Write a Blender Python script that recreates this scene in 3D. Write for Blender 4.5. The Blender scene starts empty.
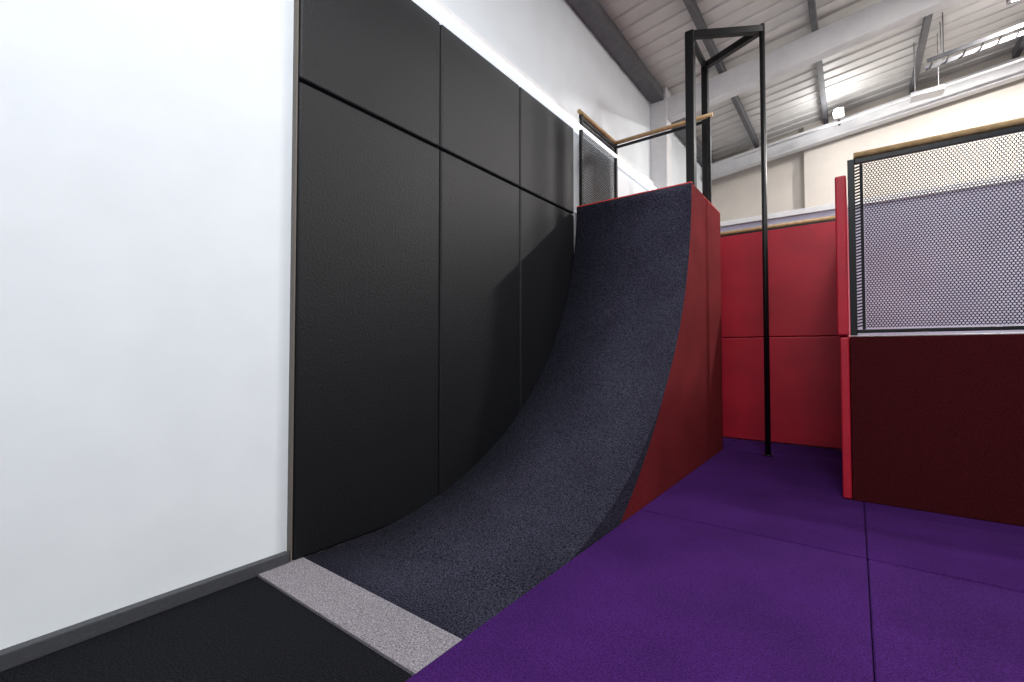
import bpy, bmesh, math, random
from mathutils import Vector, Matrix
random.seed(3)
S=1.2
sc=bpy.context.scene
sc.view_settings.view_transform='Standard'
CX=2.278

# ---------------- materials ----------------
def base(name,col,rough=0.6,spec=0.5,metal=0.0):
    m=bpy.data.materials.new(name); m.use_nodes=True
    b=m.node_tree.nodes['Principled BSDF']
    b.inputs['Base Color'].default_value=(*col,1)
    b.inputs['Roughness'].default_value=rough
    b.inputs['Specular IOR Level'].default_value=spec
    b.inputs['Metallic'].default_value=metal
    return m,m.node_tree,b
def noisy(name,c1,c2,scale,rough=0.6,spec=0.5,bump=0.2,dist=0.01,detail=4,big=None,lo=0.35,hi=0.65,bscale=None):
    m,t,b=base(name,c1,rough,spec)
    tc=t.nodes.new('ShaderNodeTexCoord')
    n=t.nodes.new('ShaderNodeTexNoise'); n.inputs['Scale'].default_value=scale; n.inputs['Detail'].default_value=detail
    t.links.new(tc.outputs['Object'],n.inputs['Vector'])
    r=t.nodes.new('ShaderNodeValToRGB')
    r.color_ramp.elements[0].position=lo; r.color_ramp.elements[1].position=hi
    r.color_ramp.elements[0].color=(*c1,1); r.color_ramp.elements[1].color=(*c2,1)
    t.links.new(n.outputs['Fac'],r.inputs['Fac'])
    out=r.outputs['Color']
    if big:
        n2=t.nodes.new('ShaderNodeTexNoise'); n2.inputs['Scale'].default_value=big; n2.inputs['Detail'].default_value=3
        t.links.new(tc.outputs['Object'],n2.inputs['Vector'])
        mr=t.nodes.new('ShaderNodeMapRange'); mr.inputs['From Min'].default_value=0.3; mr.inputs['From Max'].default_value=0.7
        mr.inputs['To Min'].default_value=0.86; mr.inputs['To Max'].default_value=1.14
        t.links.new(n2.outputs['Fac'],mr.inputs['Value'])
        mx=t.nodes.new('ShaderNodeVectorMath'); mx.operation='SCALE'
        t.links.new(out,mx.inputs[0]); t.links.new(mr.outputs[0],mx.inputs['Scale'])
        out=mx.outputs[0]
    t.links.new(out,b.inputs['Base Color'])
    if bump:
        bp=t.nodes.new('ShaderNodeBump'); bp.inputs['Strength'].default_value=bump; bp.inputs['Distance'].default_value=dist
        src=n
        if bscale:
            src=t.nodes.new('ShaderNodeTexNoise'); src.inputs['Scale'].default_value=bscale; src.inputs['Detail'].default_value=5; src.inputs['Roughness'].default_value=.6
            t.links.new(tc.outputs['Object'],src.inputs['Vector'])
        t.links.new(src.outputs['Fac'],bp.inputs['Height']); t.links.new(bp.outputs[0],b.inputs['Normal'])
    return m
M={}
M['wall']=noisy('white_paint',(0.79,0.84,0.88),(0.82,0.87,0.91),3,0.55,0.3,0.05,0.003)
M['lav']=noisy('lavender_white_paint',(0.44,0.43,0.56),(0.48,0.47,0.60),3,0.6,0.3,0.05,0.003)  # white partition wall, its lavender shade put into the base colour
M['cream']=noisy('cream_paint',(0.58,0.53,0.48),(0.62,0.57,0.51),3,0.6,0.3,0.03,0.003)
M['trimw']=noisy('white_trim',(0.85,0.86,0.88),(0.9,0.9,0.92),8,0.4,0.4,0)
M['base']=noisy('grey_skirting',(0.05,0.052,0.06),(0.065,0.067,0.075),60,0.6,0.3,0.1)
M['edge']=base('bronze_edge_strip',(0.14,0.12,0.10),0.5)[0]
M['bcarpet']=noisy('black_carpet',(0.001,0.001,0.002),(0.018,0.019,0.023),150,0.95,0.1,0.8,0.01,3,lo=.38,hi=.66)
M['gcarpet']=noisy('grey_carpet',(0.11,0.10,0.115),(0.40,0.37,0.40),150,0.95,0.1,0.8,0.01,3,lo=.34,hi=.68)
M['rcarpet']=noisy('charcoal_carpet',(0.004,0.004,0.009),(0.064,0.062,0.096),115,0.95,0.1,0.9,0.012,3,big=2.5,lo=.37,hi=.68)
M['purple']=noisy('purple_carpet',(0.024,0.004,0.055),(0.060,0.014,0.128),150,0.95,0.1,0.6,0.008,3,big=2,lo=.34,hi=.68)
M['redfab']=noisy('red_carpet',(0.09,0.007,0.009),(0.20,0.020,0.024),140,0.95,0.1,0.6,0.01,3,big=2.2)
M['maroon']=noisy('maroon_carpet',(0.024,0.002,0.003),(0.066,0.006,0.008),140,0.95,0.1,0.6,0.01,3)
M['redv']=noisy('red_vinyl',(0.34,0.006,0.02),(0.41,0.01,0.026),90,0.45,0.4,0.25,0.006,big=2.5)
M['orange']=base('red_edge_band',(0.7,0.05,0.03),0.5)[0]
M['blackv']=noisy('black_vinyl',(0.0025,0.003,0.0045),(0.0065,0.0074,0.0102),160,0.5,0.34,0.38,0.011,3,bscale=62)
M['steel']=base('black_steel',(0.005,0.005,0.006),0.4,0.35)[0]
M['net']=base('black_netting',(0.012,0.012,0.014),0.7,0.2)[0]
M['wood']=noisy('pale_wood',(0.40,0.26,0.12),(0.52,0.35,0.18),20,0.5,0.4,0.05)
M['gap']=base('dark_gap',(0.004,0.004,0.005),0.9,0.1)[0]
M['roof']=noisy('roof_sheet',(0.62,0.605,0.58),(0.67,0.65,0.63),4,0.5,0.3,0)
M['beam']=noisy('painted_beam',(0.66,0.66,0.68),(0.72,0.72,0.73),5,0.5,0.3,0)
M['grey']=noisy('dark_purlin',(0.09,0.09,0.10),(0.12,0.12,0.13),9,0.5,0.4,0)
def emis(name,col,st):
    m,t,b=base(name,col); b.inputs['Emission Color'].default_value=(*col,1); b.inputs['Emission Strength'].default_value=st; return m
M['glow']=emis('lamp_glow',(1,0.97,0.92),12)
M['led']=emis('led_strip_glow',(0.9,0.95,1),1.0)  # emission added to brighten the strip along the wall trim

# ---------------- builder ----------------
class B:
    def __init__(s,name): s.n=name; s.bm=bmesh.new(); s.mats=[]
    def mi(s,k):
        if k not in s.mats: s.mats.append(k)
        return s.mats.index(k)
    def box(s,x0,x1,y0,y1,z0,z1,k):
        i=s.mi(k)
        v=[s.bm.verts.new((x*S,y*S,z*S)) for x in(x0,x1) for y in(y0,y1) for z in(z0,z1)]
        for f in((0,1,3,2),(4,6,7,5),(0,4,5,1),(2,3,7,6),(0,2,6,4),(1,5,7,3)):
            fc=s.bm.faces.new([v[j] for j in f]); fc.material_index=i
        return s
    def prism_xz(s,pts,y0,y1,k):
        i=s.mi(k)
        a=[s.bm.verts.new((x*S,y0*S,z*S)) for x,z in pts]; c=[s.bm.verts.new((x*S,y1*S,z*S)) for x,z in pts]
        n=len(pts)
        for j in range(n):
            f=s.bm.faces.new([a[j],a[(j+1)%n],c[(j+1)%n],c[j]]); f.material_index=i
        for r in(a[::-1],c):
            f=s.bm.faces.new(r); f.material_index=i
        return s
    def bar(s,a,b,w,h,k,seg=4):
        i=s.mi(k); a=Vector(a)*S; b=Vector(b)*S; d=(b-a).normalized()
        up=Vector((0,0,1)) if abs(d.z)<0.9 else Vector((0,1,0))
        r=d.cross(up).normalized(); u=r.cross(d).normalized()
        rings=[]
        for p in(a,b):
            ring=[]
            for j in range(seg):
                if seg==4:
                    c,t=[(-1,-1),(1,-1),(1,1),(-1,1)][j]
                else:
                    an=2*math.pi*j/seg; c,t=math.cos(an),math.sin(an)
                ring.append(s.bm.verts.new(p+r*c*w*S/2+u*t*h*S/2))
            rings.append(ring)
        for j in range(seg):
            f=s.bm.faces.new([rings[0][j],rings[0][(j+1)%seg],rings[1][(j+1)%seg],rings[1][j]]); f.material_index=i; f.smooth=seg>4
        for rg in(rings[0][::-1],rings[1]):
            f=s.bm.faces.new(rg); f.material_index=i
        return s
    def done(s,bevel=0,parent=None,seg=2):
        bmesh.ops.recalc_face_normals(s.bm,faces=s.bm.faces)
        me=bpy.data.meshes.new(s.n); s.bm.to_mesh(me); s.bm.free()
        for k in s.mats: me.materials.append(M[k])
        o=bpy.data.objects.new(s.n,me); sc.collection.objects.link(o)
        if bevel:
            m=o.modifiers.new('bevel','BEVEL'); m.width=bevel*S; m.segments=seg; m.limit_method='ANGLE'; m.angle_limit=0.9
        if parent: o.parent=parent
        return o
def empty(n):
    e=bpy.data.objects.new(n,None); sc.collection.objects.link(e); return e

WX=-0.04   # wall plane
XR=8.0; YB=-4.0; YE=9.5
PZ=.055    # top of purple mats
def rz(x): return 4.87+0.12*x

# ---------------- shell ----------------
B('floor').box(WX-.2,XR+.2,YB-.2,YE+.2,-.3,-.06,'gap').done()
B('wall_left').box(WX-.2,WX,YB-.2,YE+.2,-.06,5.1,'wall').done()
B('wall_back').box(WX,XR,YE,YE+.2,-.06,6.2,'cream').done()
B('wall_right').box(XR,XR+.2,YB-.2,YE+.2,-.06,6.2,'cream').done()
B('wall_front').box(WX,XR,YB-.2,YB,-.06,6.2,'wall').done()
B('wall_pier').prism_xz([(1.62,-.06),(XR,-.06),(XR,rz(XR)-.05),(1.62,rz(1.62)-.05)],YE-.15,YE,'cream').done()
b=B('ceiling'); i=b.mi('roof'); prof=[]
y=YB-.2
while y<YE+.2:
    prof+=[(y,0),(y+.17,0),(y+.18,.02),(y+.21,.02)]; y+=.22
rows=[]
for (y,h) in prof:
    rows.append((b.bm.verts.new(((WX-.2)*S,y*S,(rz(WX-.2)-h)*S)),b.bm.verts.new(((XR+.2)*S,y*S,(rz(XR+.2)-h)*S))))
for a,c in zip(rows[:-1],rows[1:]):
    f=b.bm.faces.new([a[0],a[1],c[1],c[0]]); f.material_index=i
o=b.done()
sm=o.modifiers.new('thick','SOLIDIFY'); sm.thickness=0.05; sm.offset=0
for px in(0.9,1.95,3.05,4.15,5.3,6.5):
    B('roof_purlin').box(px-.03,px+.03,YB,YE-.16,rz(px)-.16,rz(px)-.03,'grey').done()
B('eaves_beam').box(WX+.02,.16,YB,YE,4.66,4.80,'grey').done(.01)
b=B('portal_frame')
b.box(WX,.2,6.4,6.6,-.06,4.84,'beam')
b.bar((WX,6.5,rz(WX)-.36),(XR,6.5,rz(XR)-.36),.16,.30,'beam')
b.done(.01)
b=B('portal_frame')
b.bar((WX,9.2,rz(WX)-.36),(XR,9.2,rz(XR)-.36),.16,.26,'beam'); b.done(.01)
B('conduit_pipe').bar((0.6,8.8,rz(.6)-.42),(XR,8.8,rz(XR)-.42),.035,.035,'beam',8).done()
b=B('cable_tray')
xa,xb=3.05,7.6
for yy_ in(7.55,7.75): b.bar((xa,yy_,rz(xa)-.55),(xb,yy_,rz(xb)-.55),.02,.05,'grey')
x=xa+.05
while x<xb:
    b.bar((x,7.55,rz(x)-.555),(x,7.75,rz(x)-.555),.015,.015,'grey'); x+=.15
for x in(3.2,4.6,6.0,7.3):
    for yy_ in(7.55,7.75): b.bar((x,yy_,rz(x)-.53),(x,yy_,rz(x)-.02),.01,.01,'grey')
b.done()

# skirting / trims
B('baseboard_left').box(WX,0.0,YB,1.172,0,.06,'base').done(.004)
B('trim_1').box(WX,-.003,1.178,1.186,0,3.38,'edge').done()
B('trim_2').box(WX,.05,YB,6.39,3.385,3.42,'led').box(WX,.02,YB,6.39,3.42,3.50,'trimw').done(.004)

# wall pads
ys=[1.188,2.2,3.14,4.09]
for a,c in zip(ys[:-1],ys[1:]):
    for z0,z1 in((.0,2.48),(2.48,3.38)):
        B('wall_pad').box(WX,0.0,a+.0025,c-.0025,z0+.004,z1-.004,'blackv').done(.018,seg=5)

# ---------------- floors ----------------
W=1.15
B('floor_carpet').box(WX,W-.02,YB,1.02,-.06,0,'bcarpet').done()
B('floor_carpet_strip').box(WX,W-.02,1.022,1.245,-.06,.01,'gcarpet').done()
xs=[W+.004,2.31,3.5,4.7,5.9]; yy=[-4,-1.85,.5,2.85,5.2,5.86]
for a,c in zip(xs[:-1],xs[1:]):
    for d,e in zip(yy[:-1],yy[1:]):
        B('floor_mat').box(a+.001,c-.001,d+.005,e-.005,-.06,PZ-.001*random.random(),'purple').done(.010,seg=3)
B('floor_mat').box(.25,W+.002,5.21,5.86,-.06,PZ,'purple').done(.009)

# ---------------- quarter pipe ----------------
R=2.62; Y0=1.51; H=2.56; X0=0.004
b=B('quarter_pipe_ramp'); ic=b.mi('rcarpet'); ir=b.mi('redfab'); io=b.mi('orange')
pts=[(1.247,.008),(1.40,.008)]
N=64; tmax=math.acos((R-H)/R)
for j in range(N+1):
    t=tmax*j/N; pts.append((Y0+R*math.sin(t),max(.009+.0001*j,R-R*math.cos(t)+.004)))
YL=pts[-1][0]
top=len(pts)-1
pts2=pts+[(YL+.04,H+.004),(4.53,H+.004)]
def wrap(y): # carpet folded over the low edge of the ramp, tapering out
    return .19 if y<2.5 else max(0.0,.19*(1-(y-2.5)/.9))
L=[b.bm.verts.new((X0*S,p[0]*S,p[1]*S)) for p in pts2]
Rr=[b.bm.verts.new((W*S,p[0]*S,p[1]*S)) for p in pts2]
Wr=[b.bm.verts.new((W*S,p[0]*S,max(-.05,p[1]-wrap(p[0])-.0005)*S)) for p in pts2]
LB=[b.bm.verts.new((X0*S,p[0]*S,-.058*S)) for p in pts2]
RB=[b.bm.verts.new((W*S,p[0]*S,-.058*S)) for p in pts2]
for j in range(len(pts2)-1):
    f=b.bm.faces.new([L[j],L[j+1],Rr[j+1],Rr[j]]); f.material_index=ic if j<top or j>top else io; f.smooth=j<top
    f=b.bm.faces.new([Rr[j],Rr[j+1],Wr[j+1],Wr[j]]); f.material_index=ic
    f=b.bm.faces.new([Wr[j],Wr[j+1],RB[j+1],RB[j]]); f.material_index=ir
    f=b.bm.faces.new([L[j],LB[j],LB[j+1],L[j+1]]); f.material_index=ir
    f=b.bm.faces.new([LB[j],RB[j],RB[j+1],LB[j+1]]); f.material_index=ir
f=b.bm.faces.new([L[0],Rr[0],Wr[0],RB[0],LB[0]]); f=b.bm.faces.new([L[-1],LB[-1],RB[-1],Wr[-1],Rr[-1]]); f.material_index=ir
b.bar((X0,YL+.010,H+.006),(W,YL+.010,H+.006),.016,.016,'orange')
b.done()
B('ramp_platform').box(X0,W,4.536,5.2,-.058,H-.01,'redfab').box(X0,W,4.536,5.2,H-.01,H,'orange').done(.008)

# ---------------- back red pads & partition ----------------
for z0,z1 in((PZ,1.24),(1.24,2.46)):
    B('red_wall_pad').box(.255,2.165,5.87,5.95,z0+.003,z1-.003,'redv').done(.010,seg=3)
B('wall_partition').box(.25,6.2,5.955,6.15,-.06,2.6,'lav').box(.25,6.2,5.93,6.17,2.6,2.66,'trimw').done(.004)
B('wooden_handrail').bar((.3,5.9,2.5),(2.17,5.9,2.5),.045,.045,'wood',12).bar((.3,5.9,2.468),(2.17,5.9,2.468),.03,.02,'steel').done()

# ---------------- right block ----------------
B('raised_platform').box(2.255,6.2,3.93,5.85,PZ,1.15,'maroon').box(2.255,6.2,3.95,5.85,1.15,1.18,'trimw').done(.005)
B('maroon_front_pad').box(2.25,6.2,3.9,3.928,PZ,1.17,'maroon').done(.006)
for z0,z1,y0,xx in((PZ,1.172,3.9,2.195),(1.178,2.3,3.89,2.182)):
    B('red_corner_pad').box(xx,2.247,y0,5.86,z0+.003,z1-.003,'redv').done(.012,seg=3)

def hexnet(bd,o,ax,w,h,cell,th,k):
    o=Vector(o); ax=Vector(ax)
    i=bd.mi(k)
    sx=cell; sy=cell*.86
    r=cell/math.sqrt(3)
    nr=int(h/(sy))+1; nc=int(w/sx)+1
    def V(x,z):
        x=min(max(x,0),w); z=min(max(z,0),h)
        return o+ax*x+Vector((0,0,z))
    for rr in range(nr+1):
        for cc in range(nc+1):
            cx=cc*sx+(sx/2 if rr%2 else 0); cz=rr*sy
            if cx-r<-.5*cell or cx>w+.3*cell or cz>h+.3*cell: continue
            outer=[];inner=[]
            for q in range(6):
                an=math.pi/6+q*math.pi/3
                outer.append((cx+r*math.cos(an),cz+r*math.sin(an)))
                inner.append((cx+(r-th)*math.cos(an),cz+(r-th)*math.sin(an)))
            vo=[bd.bm.verts.new(V(*p)*S) for p in outer]; vi=[bd.bm.verts.new(V(*p)*S) for p in inner]
            for q in range(6):
                f=bd.bm.faces.new([vo[q],vo[(q+1)%6],vi[(q+1)%6],vi[q]]); f.material_index=i

g=empty('mesh_safety_barrier')
b=B('frame')
b.box(2.255,2.295,3.905,3.945,1.18,2.40,'steel')
b.box(3.78,3.82,3.905,3.945,1.18,2.40,'steel').box(5.5,5.54,3.905,3.945,1.18,2.40,'steel')
b.box(2.295,6.2,3.91,3.94,2.365,2.40,'steel').box(2.295,6.2,3.91,3.94,1.195,1.22,'steel')
b.done(.004,g)
b=B('netting'); hexnet(b,(2.335,3.925,1.23),(1,0,0),3.8,1.13,.0175,.0031,'net')
b.box(2.322,2.34,3.923,3.927,1.22,2.36,'net'); b.done(0,g)
b=B('lacing')
z=1.24
while z<2.35:
    b.bar((2.295,3.925,z),(2.325,3.925,z+.008),.008,.010,'net'); z+=.022
b.done(0,g)
B('top_rail').bar((2.29,3.925,2.425),(6.2,3.925,2.425),.045,.045,'wood',12).done(0,g)

g=empty('ramp_guard_rail')
b=B('posts')
hb=H+.022
b.box(.01,.045,4.17,4.205,hb,3.55,'steel').box(.01,.045,5.03,5.065,hb,3.55,'steel').box(1.07,1.10,5.03,5.06,hb,3.55,'steel')
b.box(.015,.04,4.205,5.03,3.50,3.53,'steel').box(.015,.04,4.205,5.03,H+.04,H+.07,'steel')
b.box(.045,1.07,5.035,5.055,3.50,3.53,'steel')
b.done(.003,g)
b=B('netting'); hexnet(b,(.03,4.20,H+.07),(0,1,0),.83,.86,.022,.0066,'net'); b.done(0,g)
b=B('handrail'); b.bar((.028,4.14,3.57),(.028,5.06,3.57),.045,.045,'wood',12).bar((.028,5.047,3.57),(1.12,5.047,3.57),.045,.045,'wood',12); b.done(0,g)

# ---------------- pole frame ----------------
g=empty('climbing_pole_frame')
PT=4.34
b=B('uprights')
b.box(.945,1.03,4.68,4.76,hb-.02,PT-.02,'steel').box(.94,1.01,5.31,5.38,PZ+.002,PT-.02,'steel')
b.done(.008,g)
B('slide_pole').bar((1.585,5.07,PZ),(1.585,5.07,PT),.05,.05,'steel',16).bar((1.585,5.07,PZ),(1.585,5.07,PZ+.015),.08,.08,'steel',16).done(0,g)
b=B('top_beams')
b.bar((.985,4.72,PT-.05),(1.585,5.07,PT-.05),.06,.07,'steel').bar((.975,5.345,PT-.05),(1.585,5.07,PT-.05),.06,.07,'steel').bar((.985,4.72,PT-.05),(.975,5.345,PT-.05),.05,.06,'steel')
b.done(.005,g)

# ---------------- lamps ----------------
def area(name,loc,size,power,parent=None,col=(1,.97,.94),sy=None):
    l=bpy.data.lights.new(name,'AREA'); l.size=size*S; l.energy=power; l.color=col
    if sy: l.shape='RECTANGLE'; l.size_y=sy*S
    o=bpy.data.objects.new(name,l); o.location=Vector(loc)*S; sc.collection.objects.link(o)
    if parent: o.parent=parent
    return o
def fixture(x,y,power,lx=.6,ly=.12,col=(1,.97,.94)):
    g=empty('ceiling_strip_lamp')
    z=rz(x)-.24
    b=B('housing').box(x-lx,x+lx,y-ly,y+ly,z,z+.05,'grey').box(x-lx+.03,x+lx-.03,y-ly+.05,y+ly-.05,z-.01,z,'glow')
    for s in(-1,1): b.box(x+s*lx*.7-.015,x+s*lx*.7+.015,y-.01,y+.01,z+.05,rz(x)-.03,'grey')
    b.done(0,g)
    area('lamp_light',(x,y,z-.03),2*lx-.1,power,g,col,sy=.12)
fixture(4.0,7.5,400,.25)
fixture(3.2,4.6,105)
fixture(2.6,0.9,180,col=(.95,.98,1))
fixture(2.6,-1.2,150,col=(.95,.98,1))  # unseen lamp added as fill for the near end
fixture(6.0,1.5,110)
fixture(6.0,6.0,100)
g=empty('flood_lamp')
b=B('housing').bar((2.13,8.63,4.80),(2.12,8.61,4.79),.13,.13,'glow',20).box(2.07,2.20,8.64,8.69,4.73,4.87,'beam').bar((2.13,8.69,4.80),(2.13,9.11,4.80),.03,.03,'grey'); b.done(0,g)
l=bpy.data.lights.new('flood_light','POINT'); l.energy=25; l.shadow_soft_size=.1
o=bpy.data.objects.new('flood_light',l); o.location=Vector((2.1,8.45,4.7))*S; sc.collection.objects.link(o); o.parent=g
b=B('hanging_heater').box(2.92,3.25,7.9,8.1,4.44,4.50,'trimw')
for dx in(2.97,3.2): b.bar((dx,8.0,4.50),(dx,8.0,rz(dx)-.02),.008,.008,'grey')
b.done(.005)

w=bpy.data.worlds.new('w'); sc.world=w; w.use_nodes=True
w.node_tree.nodes['Background'].inputs[0].default_value=(.6,.65,.75,1); w.node_tree.nodes['Background'].inputs[1].default_value=.05
c=bpy.data.cameras.new('camera'); c.lens=16; c.sensor_width=36; c.clip_start=.02
co=bpy.data.objects.new('camera',c); co.location=(CX*S,0,1.06*S)
co.rotation_euler=(math.radians(91.5),0,math.radians(37)); sc.collection.objects.link(co); sc.camera=co
